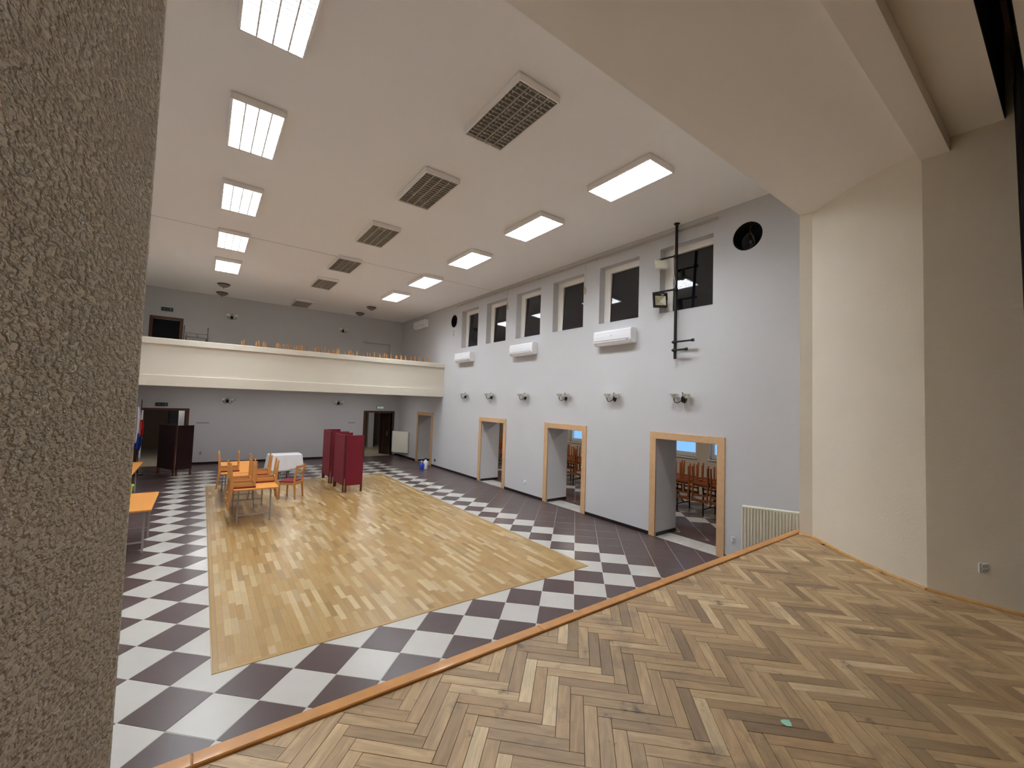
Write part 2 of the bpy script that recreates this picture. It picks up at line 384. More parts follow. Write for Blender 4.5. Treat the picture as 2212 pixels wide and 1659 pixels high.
for a in ((PQ[0],PQ[0]+.045,PQ[2],PQ[3]),(PQ[1]-.045,PQ[1],PQ[2],PQ[3]),(PQ[0]+.045,PQ[1]-.045,PQ[2],PQ[2]+.045),(PQ[0]+.045,PQ[1]-.045,PQ[3]-.045,PQ[3])):
    mb = MB(); uvbox(mb, a[0]+.001, a[1]-.001, a[2]+.001, a[3]-.001, -.006, .0055, 0); mb.build('border_board', M['oak'], pq)
for a in ((PQ[0]-.012,PQ[0],PQ[2]-.012,PQ[3]+.012),(PQ[1],PQ[1]+.012,PQ[2]-.012,PQ[3]+.012),(PQ[0],PQ[1],PQ[2]-.012,PQ[2]),(PQ[0],PQ[1],PQ[3],PQ[3]+.012)):
    MB().box(a[0],a[1],a[2],a[3],-.006,.007).build('edge_strip', M['edge'], pq, bevel=.002)

# ---- skirting tiles
def skirting(name, runs, label, axis):
    root = empty(name, label=label, cat='skirting', kind='structure'); cache = {}
    for p, a, b, sg in runs:
        k = max(1, round((b-a)/.445)); l = (b-a)/k
        for i in range(k):
            key = round(l, 4)
            if key not in cache: cache[key] = MB().box(0, .011, .0008, l-.0008, .0, .072).mesh('tile', M['skirt'], bevel=.0015)
            if axis == 'y': link('tile', cache[key], root, (p-(.011 if sg < 0 else 0), a+i*l, 0))
            else: link('tile', cache[key], root, (a+(i+1)*l, p-.011, 0), (0,0,R(90)))
    return root
cz = .145
edges = [YF] + [v for a,b in DOORS for v in (a-cz, b+cz)] + [YB]
skirting('baseboard_right', [(XR, edges[i], edges[i+1], -1) for i in range(0, len(edges), 2)], 'dark tile skirting along the foot of the window wall', 'y')
skirting('baseboard_back', [(YB, XL, -1.865, -1), (YB, -.295, 5.905, -1), (YB, 7.435, XR-.012, -1)], 'dark tile skirting along the foot of the end wall', 'x')
for i, (a, b) in enumerate(DOORS):        # skirting on the far reveal of each opening, pale threshold tile
    mb = MB().box(XR+.03, XO-.002, b-.011, b, 0, .072).build('baseboard_reveal', M['skirt'], bevel=.0015)
    struct(mb, ['dark skirting in the opening beside the ribbed radiator','dark skirting in the middle cased opening','dark skirting in the third cased opening','dark skirting in the opening under the balcony'][i], 'skirting')
def sideroom_floor():
    r = empty('floor_threshold', label='pale threshold tiles inside the openings of the side wall', cat='floor', kind='structure')
    for a, b in DOORS:
        MB().box(XR, XO, a, b, -.1, -.004).build('bed', M['grout'], r)
        n = 3
        for k in range(n):
            l = (b-a)/n
            MB().box(XR+.002, 8.11, a+k*l+.0015, a+(k+1)*l-.0015, -.004, 0).build('tile', M['twhite'], r)
            MB().box(8.114, XO-.002, a+k*l+.0015, a+(k+1)*l-.0015, -.004, 0).build('tile', M['tdark'], r)
sideroom_floor()

# ---- casings of the openings in the side wall
def casing(n, a, b, h, label, m_, x=XR, w=.143, t=.022):
    r = empty('door_%d' % n, (x, (a+b)/2, 0), label=label, cat='doorway', kind='structure'); c = (a+b)/2
    for s, e in ((-1, a-c), (1, b-c)):
        MB().box(-t, .012, min(e, e+s*w), max(e, e+s*w), 0, h).build('side_board', m_, r, bevel=.004)
    MB().box(-t, .012, a-c-w, b-c+w, h, h+.138).build('head_board', m_, r, bevel=.004)
    return r
names = ['pale oak casing of the opening beside the ribbed radiator','pale oak casing of the middle opening of the window wall','pale oak casing of the third opening from the stage','oak casing of the opening in the shade under the balcony']
for i, (a, b) in enumerate(DOORS): casing(i+1, a, b, DOOR_H, names[i], M['casing'])

# ---- high windows of the side wall
wl_ = ['dark high window behind the black pole','dark high window above the largest air conditioner, second from the stage','dark high window, third from the stage','dark high window, fourth from the stage','dark high window, fifth from the stage','dark high window farthest from the stage, by the small round speaker']
for i, c in enumerate(WINS):
    r = empty('window_%d' % (i+1), (XR+.19, c, WZ0), label=wl_[i], cat='window', kind='structure'); h = WZ1-WZ0
    mb = MB()
    for b in ((-.572,-.475,0,h),(.385,.572,0,h)): mb.box(0,.07,b[0],b[1],b[2],b[3])
    mb.box(0,.07,-.475,.385,0,.035); mb.box(0,.07,-.475,.385,h-.13,h); mb.box(.1,.105,-.572,.572,0,h)
    mb.build('frame', M['frame'], r)
    MB().box(-.004,.004,-.49,.40,-.65,.62).build('pane', M['pane'], r).location = (.035,0,.655); kids(r)[-1].rotation_euler = (0,R(2.6),0)
    MB().box(-.19,.0,-.572,.572,-.004,.004).build('sill', M['wall'], r)

# ---- end-wall doorways
def frame_back(n, x0, x1, h, label, m_, z=0, w=.1):
    r = empty('door_%d' % n, ((x0+x1)/2, YB, z), label=label, cat='doorway', kind='structure'); c = (x0+x1)/2
    for s, e in ((-1, x0-c), (1, x1-c)): MB().box(min(e,e+s*w), max(e,e+s*w), -.02, .23, 0, h).build('side_board', m_, r, bevel=.004)
    MB().box(x0-c-w, x1-c+w, -.02, .23, h, h+w*.85).build('head_board', m_, r, bevel=.004)
    return r
d5 = frame_back(5, -1.72, -.44, 1.96, 'dark wood doorway behind the dark folding screen', M['darkwood'])
d6 = frame_back(6, 6.05, 7.29, 1.985, 'dark wood double doorway under the lit green sign', M['darkwood'])
d7 = frame_back(7, -1.53, -.79, 2.02, 'dark doorway on the balcony beside the steel rack', M['darkwood'], 3.2)
lf = MB().box(-.6, 0, -.02, .02, .01, 1.96).build('door_leaf', M['vdark'], d6, bevel=.004); lf.location = (.6, .24, 0); lf.rotation_euler = (0,0,R(-62))
MB().box(-.12,-.1,-.05,-.02,.9,1.1).build('handle', M['grey'], lf); MB().box(-.36,-.33,-.026,-.02,.25,1.75).build('glazing_bead', M['darkwood'], lf)
lf = MB().box(0, .6, -.02, .02, .01, 1.96).build('door_leaf', M['vdark'], d6, bevel=.004); lf.location = (-.6, .24, 0); lf.rotation_euler = (0,0,R(80))
MB().box(-.365,.365,.16,.2,0,2.015).build('door_leaf', M['navy'], d7); MB().box(-.45,.45,.22,.26,-.05,2.2).build('back_board', M['navy'], d7)  # dark sheets stand in for the unlit space beyond this doorway


# corridors behind the end wall
def corridor(name, x0, x1, y1, h, label, fm, wm):
    r = empty(name, ((x0+x1)/2, YB+.22, 0), label=label, cat='corridor', kind='structure'); hw = (x1-x0)/2; L = y1-YB-.22
    MB().box(-hw,hw,-.22,L,-.1,0).build('floor', fm, r); MB().box(-hw,hw,0,L,h,h+.1).build('ceiling', M['ceil'], r)
    MB().box(-hw-.1,-hw,0,L,0,h).build('side_wall', wm, r); MB().box(hw,hw+.1,0,L,0,h).build('side_wall', wm, r); MB().box(-hw-.1,hw+.1,L,L+.1,0,h).build('end_wall', wm, r)
    return r
c1 = corridor('wall_corridor', -3.2, .3, 26.2, 2.6, 'dim corridor with a brown veneer door seen through the doorway', M['corr'], M['greywall'])
MB().box(-.72,.2,6.4,6.5,0,2.3).build('veneer_panel', M['panelwood'], c1)
MB().box(-.45,-.38,2.4,2.5,0,2.5).build('pipe_casing', M['frame'], c1); MB().box(.77,.95,.9,1.1,0,2.55).build('white_pier', M['wall'], c1)
c2 = corridor('wall_corridor', 4.6, 8.6, 24.4, 2.6, 'dim corridor with pale pier seen through the far double doorway', M['corr'], M['greywall'])
MB().box(-.9,.72,4.3,4.45,0,2.3).build('veneer_panel', M['vdark'], c2); MB().box(.72,1.0,3.3,3.5,0,2.5).build('white_pier', M['wall'], c2)
def added_round_lamp(x, y, z, lab, watt, col=(1,.94,.86)):  # fill lamp added where the space came out too dark, never in view
    r = empty('round_lamp', (x, y, z), label=lab, cat='lamp')
    MB().lathe([(.16,-.02),(.16,0)], 20).build('base', M['white'], r); MB().lathe([(.02,-.09),(.1,-.075),(.15,-.04),(.15,-.02)], 20).build('bowl', M['lamp'], r, smooth=True)
    ld = bpy.data.lights.new('lamp_light', 'AREA'); ld.shape = 'DISK'; ld.size = .3; ld.energy = watt; ld.color = col
    lo = bpy.data.objects.new('lamp_light', ld); COL.objects.link(lo); lo.parent = r; lo.location = (0,0,-.095)
added_round_lamp(-1.1, 20.3, 2.6, 'round ceiling lamp in the corridor behind the screen', 14)  # added to light the corridor, hidden above the door head
added_round_lamp(6.6, 21.0, 2.6, 'round ceiling lamp in the corridor behind the double doorway', 14)  # second added corridor light, out of sight as well
for x, lab in ((.2,'round ceiling lamp under the balcony on the flag side'),(2.9,'round ceiling lamp under the middle of the balcony'),(5.6,'round ceiling lamp under the balcony on the window side')): added_round_lamp(x, 17.3, 2.98, lab, 18, (.96,.97,1))  # three lamps added to lift the dark area under the balcony

# ---- balcony
bal = empty('balcony', (0,14.86,0), label='cream balcony with plain parapet across the end of the hall', cat='balcony', kind='structure')
MB().box(XL, XR, .35, YB-14.86, 2.98, 3.15).build('slab', M['balc'], bal)
MB().box(XL, XR, .02, .36, 2.78, 3.075).build('fascia_beam', M['balc'], bal, bevel=.006)
MB().box(XL, XR, .06, .20, 3.075, 3.92).build('parapet', M['balc'], bal)
MB().box(XL, XR, -.01, .27, 3.92, 4.085).build('cap', M['balc'], bal, bevel=.008)
nk = MB(); nk.box(5.7,7.1,YB+.12,YB+.24,3.1,5.25); nk.build('wall_panel', M['wall'])
struct(bpy.data.objects['wall_panel'], 'blank recessed panel in the wall above the balcony', 'panel')

# ------------------------------------------------------------------ stage
SX0, SX1 = -1.04, 6.70
st = MB().prism([(XL+.01,2.28),(XR-.01,2.28),(XR-.01,-4),(XL+.01,-4)], 0, ZS-.022).build('floor_stage', M['gap']); struct(st, 'old oak herringbone parquet of the raised stage', 'floor')
BL, BW = .398, .0705; HX, HY = 1.527, 1.510
def blk(kind, k, s):
    a, b = k*BW + s*(BL+BW), k*BW + s*(BW-BL)
    return (a, a+BL, b, b+BW) if kind == 0 else (a+BL, a+BL+BW, b+BW-BL, b+BW)
def ab2xy(a, b): return HX+(a-b)/S2, HY+(a+b)/S2
def xlim(y):
    if y <= .905: return 5.575
    for (xa, ya), (xb, yb) in zip(WPROF, WPROF[1:]):
        if yb <= y <= ya: return xb + (xa-xb)*(y-yb)/(ya-yb) if ya > yb else xa
    return 6.53
g = .0011
def blkmesh(kind):
    mb = MB(); mb.uv = []
    hx, hy = (BL/2-g, BW/2-g) if kind == 0 else (BW/2-g, BL/2-g)
    c = [(-hx,-hy),(hx,-hy),(hx,hy),(-hx,hy)]; poly = [((a-b)/S2, (a+b)/S2) for a,b in c]
    mb.prism(poly, -.02, 0)
    q = [(a,b) if kind == 0 else (b,a) for a,b in c]
    for f in mb.f:
        for vi in f: mb.uv.append(q[vi % 4])
    return mb.mesh('parquet_block', M['stage'], bevel=.0008)
bm_ = [blkmesh(0), blkmesh(1)]; cells = []
for s in range(-6, 12):
    for k in range(-90, 90):
        for kind in (0, 1):
            a0, a1, b0, b1 = blk(kind, k, s); x, y = ab2xy((a0+a1)/2, (b0+b1)/2)
            if not (-1.2 < y < 2.48): continue
            if x > xlim(y)+.16 or x < (MIR-xlim(y)-.16 if y > .6 else -2.0): continue
            poly = [ab2xy(a,b) for a,b in ((a0+g,b0+g),(a1-g,b0+g),(a1-g,b1-g),(a0+g,b1-g))]
            cut = max(p[1] for p in poly) > 2.305
            cl_ = clip(poly, (-3,9,-3,2.305)) if cut else poly
            if len(cl_) < 3 or area(cl_) < .0008: continue
            vis = in_view((x,y,ZS), 0); cells.append((0 if vis else 1, math.hypot(x,y), x, y, kind, cut, cl_))
cells.sort(key=lambda c: c[:4]); rest = MB(); rest.uv = []; n = 0
def prism_uv(mb, poly, kind, x, y):
    f0 = len(mb.f); v0 = len(mb.v); mb.prism(poly, ZS-.02, ZS)
    for f in mb.f[f0:]:
        for vi in f:
            dx, dy = mb.v[vi][0]-x, mb.v[vi][1]-y; u_, w_ = (dx+dy)/S2, (dy-dx)/S2
            mb.uv.append((u_, w_) if kind == 0 else (w_, u_))
for v_, d, x, y, kind, cut, poly in cells:
    if v_ == 0 and n < 300:
        n += 1
        if cut:
            mb = MB(); mb.uv = []; prism_uv(mb, poly, kind, x, y); mb.build('parquet_block', M['stage'], st)
        else: link('parquet_block', bm_[kind], st, (x, y, ZS+random.uniform(-.0009,.0007)), (random.gauss(0,.002), random.gauss(0,.002), 0))
    else: prism_uv(rest, poly, kind, x, y)
tag(rest.build('outer_blocks', M['stage'], st), kind='stuff')
MB().box(-2.1, 5.7, -4, -1.15, ZS-.02, ZS-.002).build('rear_boards', M['stage'], st)

def wall_block(prof, name, mats, label, back):
    poly = prof + back
    mb = MB().prism(poly, 0, ZC+.1); o = mb.build(name, mats, smooth=True); o.data.set_sharp_from_angle(angle=R(20)); return struct(o, label, 'wall')
wsr = wall_block(WPROF + [(5.575,-4.0)], 'wall_stage_right', M['beige'], 'beige plaster stage wall curving out to the hall', [(XR+.6,-4.0),(XR+.6,1.9),(XR,1.9),(XR,2.29)])
wsl = wall_block([(MIR-x, y) for x, y in WPROF] + [(-.0537,.578),(-.0522,.566),(-.0527,.556),(-.0555,.548),(-.401,-1.144)], 'wall_stage_left', M['stucco'], 'rough grainy plaster wall close at the edge of the stage', [(-2.7,-1.144),(-2.7,1.9),(XL,1.9),(XL,2.29)])
struct(MB().box(-2.3,-2.1,-4.0,-1.144,0,ZC).build('wall_wing', M['beige']), 'beige side wall of the stage wing beside the rough plaster', 'wall')
wbk = MB().box(-2.3, 5.7, -4.1, -4.0, 0, ZC).build('wall_stage_back', M['beige']); struct(wbk, 'beige wall at the back of the stage', 'wall')
SOF = [(2.29,5.352),(.915,5.212)]
hd = MB().prism(SOF + [(.915,ZC+.15),(2.29,ZC+.15)], SX0-.3, 6.9, 'x').build('ceiling_proscenium', M['soffit']); struct(hd, 'wide sloping soffit over the front of the stage', 'ceiling')
bmn = MB().box(-2.2, 5.7, .71, .915, 5.137, ZC).build('ceiling_beam', M['soffit']); struct(bmn, 'shallow beam across the stage ceiling', 'beam')
csf = MB().box(-2.2, 5.7, .372, .71, 5.267, 5.45).build('ceiling_stage', M['soffit']); struct(csf, 'stage ceiling strip between the beam and the curtain slot', 'ceiling')
csr = MB().box(-2.2, 5.7, -4.0, .225, 5.267, 5.45).build('ceiling_rear', M['soffit']); struct(csr, 'stage ceiling behind the curtain slot', 'ceiling')
sl = empty('trim_1', label='black curtain slot in the stage ceiling', cat='slot', kind='structure')
MB().box(-2.1,5.7,.225,.23,5.268,6.1).build('lining', M['blackmat'], sl); MB().box(-2.1,5.7,.367,.372,5.268,6.1).build('lining', M['blackmat'], sl)
MB().box(-2.1,5.7,.225,.372,6.1,6.15).build('lining', M['blackmat'], sl); MB().box(-2.1,5.5,.28,.31,5.62,5.66).build('track', M['darkwood'], sl)
# stage edge board in lengths
tb = empty('trim_2', (0,2.35,ZS), label='varnished board along the front edge of the stage', cat='edge board', kind='structure')
xs = [SX0, .05, 2.05, 3.52, 4.92, SX1]
for a, b in zip(xs, xs[1:]): MB().box(a+.001, b-.001, -.042, .042, -.05, .016+random.uniform(-.001,.001)).build('board', M['pine'], tb, bevel=.005)
MB().box(SX0, SX1, -.05, -.041, -.04, -.003).build('dark_joint', M['gap'], tb)  # dark strip paints in the shadow gap beside the raised board
MB().box(SX0-.9, SX1+.9, -.06, -.055+.06, -ZS, -.05).build('stage_front', M['panelwood'], tb)
# pine bead at the foot of the stage wall
qb = empty('baseboard_stage', label='thin pine bead along the foot of the stage wall', cat='skirting', kind='structure')
pr = WPROF + [(5.575,.45),(5.575,-.3),(5.575,-1.1)]
for (xa, ya), (xb, yb) in zip(pr, pr[1:]):
    d = Vector((xb-xa, yb-ya, 0)); nrm = Vector((d.y, -d.x, 0)).normalized(); nrm = nrm if nrm.x < 0 else -nrm
    P_, Q_ = Vector((xa,ya,ZS)), Vector((xb,yb,ZS)); o = d.normalized()*.001
    sec = [(0,0),(.024,0),(.022,.011),(.013,.02),(0,.024)]
    v = [p + nrm*u + Vector((0,0,z)) for p in (P_+o, Q_-o) for u, z in sec]
    MB().add(v, [(4,3,2,1,0),(5,6,7,8,9)] + [(i,(i+1)%5,5+(i+1)%5,5+i) for i in range(5)]).build('bead', M['bead'], qb)
# gathered black curtain
cur = empty('stage_curtain', (5.3,.27,ZS), label='black curtain gathered at the side of the stage', cat='curtain')
mb = MB(); n = 61; rows = 9
for j in range(rows):
    t = j/(rows-1); z = .03 + t*4.5; fr = -.055 + .075*t
    for i in range(n):
        s = i/(n-1); mb.v.append((-.33+.56*s+.012*math.sin(9*s), fr-.06+.045*math.sin(s*52)*(1-.15*t)+.05*s, z))
for j in range(rows-1):
    for i in range(n-1): mb.f.append((j*n+i, j*n+i+1, (j+1)*n+i+1, (j+1)*n+i)); mb.m.append(0)
o = mb.build('cloth', M['curtain'], cur, smooth=True); md = o.modifiers.new('thick', 'SOLIDIFY'); md.thickness = .006
MB().box(-.35,.25,-.06,-.02,4.53,4.6).build('heading_tape', M['curtain'], cur)

# ------------------------------------------------------------------ ceiling lamps
LW, LL, LD = .62, 1.25, .09
def lamp(lit):
    r = empty('louvre_lamp', (0,0,ZC), cat='lamp')
    mb = MB(); t = .022
    mb.box(-LW/2,LW/2,-LL/2,LL/2,-.02,0); mb.box(-LW/2,-LW/2+t,-LL/2,LL/2,-LD,-.02); mb.box(LW/2-t,LW/2,-LL/2,LL/2,-LD,-.02)
    mb.box(-LW/2+t,LW/2-t,-LL/2,-LL/2+t,-LD,-.02); mb.box(-LW/2+t,LW/2-t,LL/2-t,LL/2,-LD,-.02)
    mb.build('housing', M['lampw'], r, bevel=.003)
    cw = (LW-2*t)/4
    for k in range(4):
        x = -LW/2+t+cw*(k+.5)
        if lit: MB().box(x-cw*.40, x+cw*.40, -LL/2+.03, LL/2-.03, -.034, -.026).build('tube', M['tube_on'], r)
        else: MB().path([(x,-LL/2+.03,-.045),(x,LL/2-.03,-.045)], .013, 8).build('tube', M['tube_off'], r, smooth=True)
    if not lit: MB().box(-LW/2+t,LW/2-t,-LL/2+t,LL/2-t,-.024,-.021).build('reflector', M['dim'], r)
    lm = M['lwhite'] if lit else M['alu']  # same louvre in two colours, white where lit and grey where unlit
    for k in range(5):
        x = -LW/2+t+cw*k
        q = .0085 if lit else .007
        MB().prism([(-q,-LD+.002),(q,-LD+.002),(q+.003,-.052),(-q-.003,-.052)], -LL/2+t, LL/2-t, 'y', Matrix.Translation((x,0,0))).build('divider', lm, r)
    mb = MB(); nb = 17
    for i in range(nb):
        y = -LL/2+t+(LL-2*t)*(i+.5)/nb
        mb.prism([(y-.006,-LD+.008),(y+.006,-LD+.008),(y+.009,-.054),(y-.009,-.054)], -LW/2+t, LW/2-t, 'x')
    tag(mb.build('louvre', lm, r), kind='stuff')
    if lit:
        ld = bpy.data.lights.new('lamp_light', 'AREA'); ld.shape = 'RECTANGLE'; ld.size = LW-2*t-.02; ld.size_y = LL-2*t-.02
        ld.energy = LAMP_W; ld.color = LAMP_COL; ld.spread = LAMP_SPREAD
        lo = bpy.data.objects.new('lamp_light', ld); COL.objects.link(lo); lo.parent = r; lo.location = (0,0,-.046)
    return r
LY = [4.30, 6.74, 9.33, 12.02, 14.48]
ordn = ['nearest the stage', 'second from the stage', 'third from the stage', 'fourth from the stage', 'nearest the balcony']
on = None; off = None
for row, X in (('above the parquet edge by the plaster corner', .39), ('beside the window wall', 5.36)):
    for i, y in enumerate(LY):
        lab = 'lit louvre ceiling lamp, %s in the row %s' % (ordn[i], 'away from the windows' if X < 1 else 'beside the windows')
        if on is None: on = lamp(True); on.location = (X,y,ZC-.005); tag(on, lab, None, 'lit ceiling lamps')
        else: copy_tree(on, (X,y,ZC-.005), (0,0,0), lab, 'lit ceiling lamps')
for i, y in enumerate(LY + [18.25]):
    lab = 'unlit louvre ceiling lamp, %s in the middle row' % (ordn[i] if i < 4 else ('fifth from the stage' if i == 4 else 'alone over the balcony'))
    if off is None: off = lamp(False); off.location = (2.97,y,ZC-.005); tag(off, lab, None, 'unlit ceiling lamps')
    else: copy_tree(off, (2.97,y,ZC-.005), (0,0,0), lab, 'unlit ceiling lamps')
def dome():
    r = empty('dome_lamp', (0,0,ZC), cat='lamp')
    MB().lathe([(.185,-.03),(.19,-.015),(.18,0)], 24).build('rim', M['bronze'], r, smooth=True)
    MB().lathe([(.02,-.125),(.08,-.11),(.14,-.075),(.178,-.03)], 24).build('bowl', M['dome'], r, smooth=True)
    MB().lathe([(.006,-.15),(.016,-.14),(.012,-.122)], 12).build('finial', M['bronze'], r, smooth=True); return r
dm = None
for (x, y), lab in zip(((.39,17.2),(.39,18.7),(5.35,17.1),(5.35,18.65)), ('dome ceiling lamp on the rack side, nearer the parapet','dome ceiling lamp on the rack side, nearer the end wall','dome ceiling lamp on the window side, nearer the parapet','dome ceiling lamp on the window side, nearer the end wall')):
    if dm is None: dm = dome(); dm.location = (x,y,ZC); tag(dm, lab, None, 'dome lamps over the balcony')
    else: copy_tree(dm, (x,y,ZC), (0,0,0), lab, 'dome lamps over the balcony')

# ------------------------------------------------------------------ wall lamps, air conditioners, speakers
def sconce():
    r = empty('wall_lamp', cat='lamp')
    MB().lathe([(.052,0),(.05,.012),(.03,.022),(.012,.03)], 20, Matrix.Rotation(R(-90),4,'X') @ Matrix.Diagonal((1,1.35,1,1))).build('backplate', M['bronze'], r, smooth=True)
    for s in (-1, 1):
        pts = [(s*.012,.02,0),(s*.03,.06,-.045),(s*.07,.095,-.075),(s*.115,.11,-.06),(s*.135,.115,-.02),(s*.135,.115,.02)]
        arm = MB().path(pts, [.009,.009,.008,.008,.009,.012], 8).build('arm', M['bronze'], r, smooth=True)
        T_ = Matrix.Translation((s*.135,.115,0))
        sh = MB().lathe([(.03,.018),(.045,.035),(.062,.07),(.088,.1),(.083,.1),(.058,.072),(.04,.04),(.02,.026)], 20, T_).build('glass_shade', M['shade'], arm, smooth=True)
    stem = MB().path([(0,.02,0),(0,.045,.05),(0,.04,.11)], [.007,.005,.004], 8).build('stem', M['bronze'], r, smooth=True)
    MB().lathe([(.004,.105),(.013,.115),(.013,.125),(.004,.135)], 10, Matrix.Translation((0,.04,0))).build('finial', M['bronze'], stem, smooth=True)
    return r
sc_ = None
where = [((XR,4.655,2.805),90,'two-armed wall lamp with pale shades above the opening by the radiator'),((XR,6.36,2.805),90,'two-armed wall lamp with pale shades, second from the stage'),((XR,7.965,2.805),90,'two-armed wall lamp with pale shades above the middle opening'),
 ((XR,9.665,2.805),90,'two-armed wall lamp with pale shades, fourth from the stage'),((XR,11.445,2.81),90,'two-armed wall lamp with pale shades above the third opening'),((XR,13.12,2.815),90,'two-armed wall lamp with pale shades nearest the balcony'),
 ((.79,YB,2.35),180,'dark wall lamp under the balcony above the upturned chairs'),((4.83,YB,2.37),180,'dark wall lamp under the balcony above the maroon booths'),((.76,YB,5.56),180,'dark wall lamp above the balcony near the steel rack'),((4.87,YB,5.57),180,'dark wall lamp above the balcony near the wall panel')]
for p, a, lab in where:
    if sc_ is None: sc_ = sconce(); sc_.location = p; sc_.rotation_euler = (0,0,R(a)); tag(sc_, lab, None, 'two-armed wall lamps')
    else: copy_tree(sc_, p, (0,0,R(a)), lab, 'two-armed wall lamps')
def aircon():
    r = empty('air_conditioner', cat='air conditioner'); w = .54
    body = MB().prism([(0,.03),(.10,.004),(.165,.022),(.205,.075),(.212,.2),(.205,.31),(.185,.342),(0,.345)], -w, w, 'x').build('body', M['white'], r, bevel=.006)
    MB().prism([(.105,-.004),(.168,.014),(.171,.02),(.108,.002)], -w+.05, w-.05, 'x').build('air_flap', M['lampw'], r)
    MB().box(-w+.04,w-.04,.2085,.2135,.105,.112).build('panel_joint', M['mark'], body)
    MB().box(-.03,.03,.211,.2145,.2,.208).build('badge', M['mark'], body)
    MB().lathe([(.012,0),(.012,.004)], 12, Matrix.Translation((-.44,.203,.085)) @ Matrix.Rotation(R(-90),4,'X')).build('sensor', M['black'], body)
    for s in (-1, 1): MB().box(s*w-.002,s*w+.002,.05,.15,.14,.26).build('side_vent', M['lampw'], body)
    return r
ac = None
for p, lab in (((XR,6.33,4.02),'white wall air conditioner, largest of the three on the window wall'),((XR,9.72,4.02),'white wall air conditioner in the middle of the window wall'),((XR,13.15,4.03),'white wall air conditioner nearest the balcony parapet'),((XR,17.05,5.73),'white wall air conditioner high in the corner above the balcony')):
    if ac is None: ac = aircon(); ac.location = p; ac.rotation_euler = (0,0,R(90)); tag(ac, lab, None, 'wall air conditioners')
    else: copy_tree(ac, p, (0,0,R(90)), lab, 'wall air conditioners')
for (y, z, rr), lab in zip(SPK, ('round black speaker opening high on the wall near the stage','small round black speaker opening at the far end of the wall')):
    r = empty('wall_speaker', (XR+.02,y,z), rot=(0,R(90),0), label=lab, cat='speaker', group='round wall speakers')
    MB().lathe([(rr-.002,.335),(rr-.002,-.015),(rr-.012,-.015),(rr-.012,.32),(.0,.325)], 48, closed=False).build('tube', M['blackmat'], r, smooth=True)
    Mt = Matrix.Translation((.05,.03,.16)) @ Matrix.Rotation(R(20),4,'X')
    MB().lathe([(.15,-.05),(.14,-.05),(.12,-.04),(.05,.03),(.035,.04),(.05,.06),(.14,.0)], 32, Mt, closed=False).build('cone', M['cone'], r, smooth=True)
    MB().lathe([(.036,.02),(.03,.008),(.016,.0),(.003,-.003)], 20, Mt, closed=False).build('dust_cap', M['dust'], r, smooth=True)
    MB().path([(-.2,-.06,.02),(-.12,-.02,.03),(-.04,-.05,.02),(.08,-.09,.03),(.16,-.1,.05)], .004, 6).build('wire', M['darkwood'], r, smooth=True)

# curtain rail and pull cords over the windows
r = empty('curtain_rail', (XR-.03,4.0,6.205), label='thin double curtain rail under the ceiling above the windows', cat='rail')
for z in (-.017,.017): MB().tube((0,.0,z),(0,10.05,z),.0075,8).build('rod', M['ivory'], r)
MB().path([(0,0,-.017),(0,-.015,-.01),(0,-.015,.01),(0,0,.017)], .0075, 8).build('end_loop', M['ivory'], r)
for y in (.8,3,5.2,7.4,9.6): MB().box(0,.03,y-.01,y+.01,-.02,.02).build('bracket', M['ivory'], r)
for y, zb, lab in ((7.36,5.40,'long ivory pull cord hanging between two high windows'),(10.70,5.56,'short ivory pull cord with coil beside the second far window')):
    r = empty('pull_cord', (XR-.03,y,6.18), label=lab, cat='cord', group='pull cords of the curtain rail'); L = 6.18-zb
    MB().tube((0,0,0),(0,0,-L+.2),.0035,6).build('cord', M['ivory'], r)
    MB().path([(0,.0,-L+.2),(0,.03,-L+.14),(0,.025,-L+.02),(0,-.02,-L),(0,-.035,-L+.08),(0,-.01,-L+.17),(0,.02,-L+.1)], .011, 6).build('coil', M['ivory'], r, smooth=True)
r = empty('cord_hook', (XR-.002,14.17,5.2), label='small ivory hook with cord under the far round speaker', cat='hook')
MB().path([(0,0,.1),(-.03,.01,.05),(-.03,.03,-.05),(-.03,-.01,-.12),(-.03,-.03,-.02)], .009, 6).build('coil', M['ivory'], r, smooth=True); MB().box(-.02,.002,-.015,.015,.08,.12).build('plate', M['ivory'], r)

# lighting pole with floodlights
PX, PY = XR-.11, 4.785
r = empty('lighting_pole', (PX,PY,ZC), label='black steel lighting pole hanging from the ceiling by the near window', cat='pole')
MB().tube((0,0,0),(0,0,-2.73),.029,14).build('pole', M['black'], r, smooth=True)
MB().lathe([(.058,-.012),(.058,0)], 16).build('flange', M['black'], r)
ARMS = [(-.67,.40,1,.0),(-1.345,.43,1,.0),(-2.40,-.40,-1,.0),(-2.56,-.27,-1,.0)]
for z, l, s, q in ARMS:
    a = MB().tube((-.03,-.05*s,z),(-.05,l,z+(.012 if l > 0 else 0)),.018,10).build('arm', M['black'], r, smooth=True)
    MB().lathe([(.03,-.02),(.03,.02)], 12, Matrix.Translation((-.05,l,z)) @ Matrix.Rotation(R(90),4,'X')).build('end_clamp', M['black'], a)
    MB().box(-.045,.02,-.035,.035,z-.03,z+.03).build('clamp', M['black'], r, bevel=.006)
cb = empty('flood_cable', (PX,PY,ZC), label='thin white cable hanging along the black lighting pole', cat='cable')
MB().path([(-.03,.03,-.35),(-.03,.035,-.55),(-.03,.05,-.75),(-.035,.03,-1.0),(-.035,.0,-1.22),(-.03,.03,-1.32),(-.035,.12,-1.34)], .006, 6).build('wire', M['frame'], cb, smooth=True)
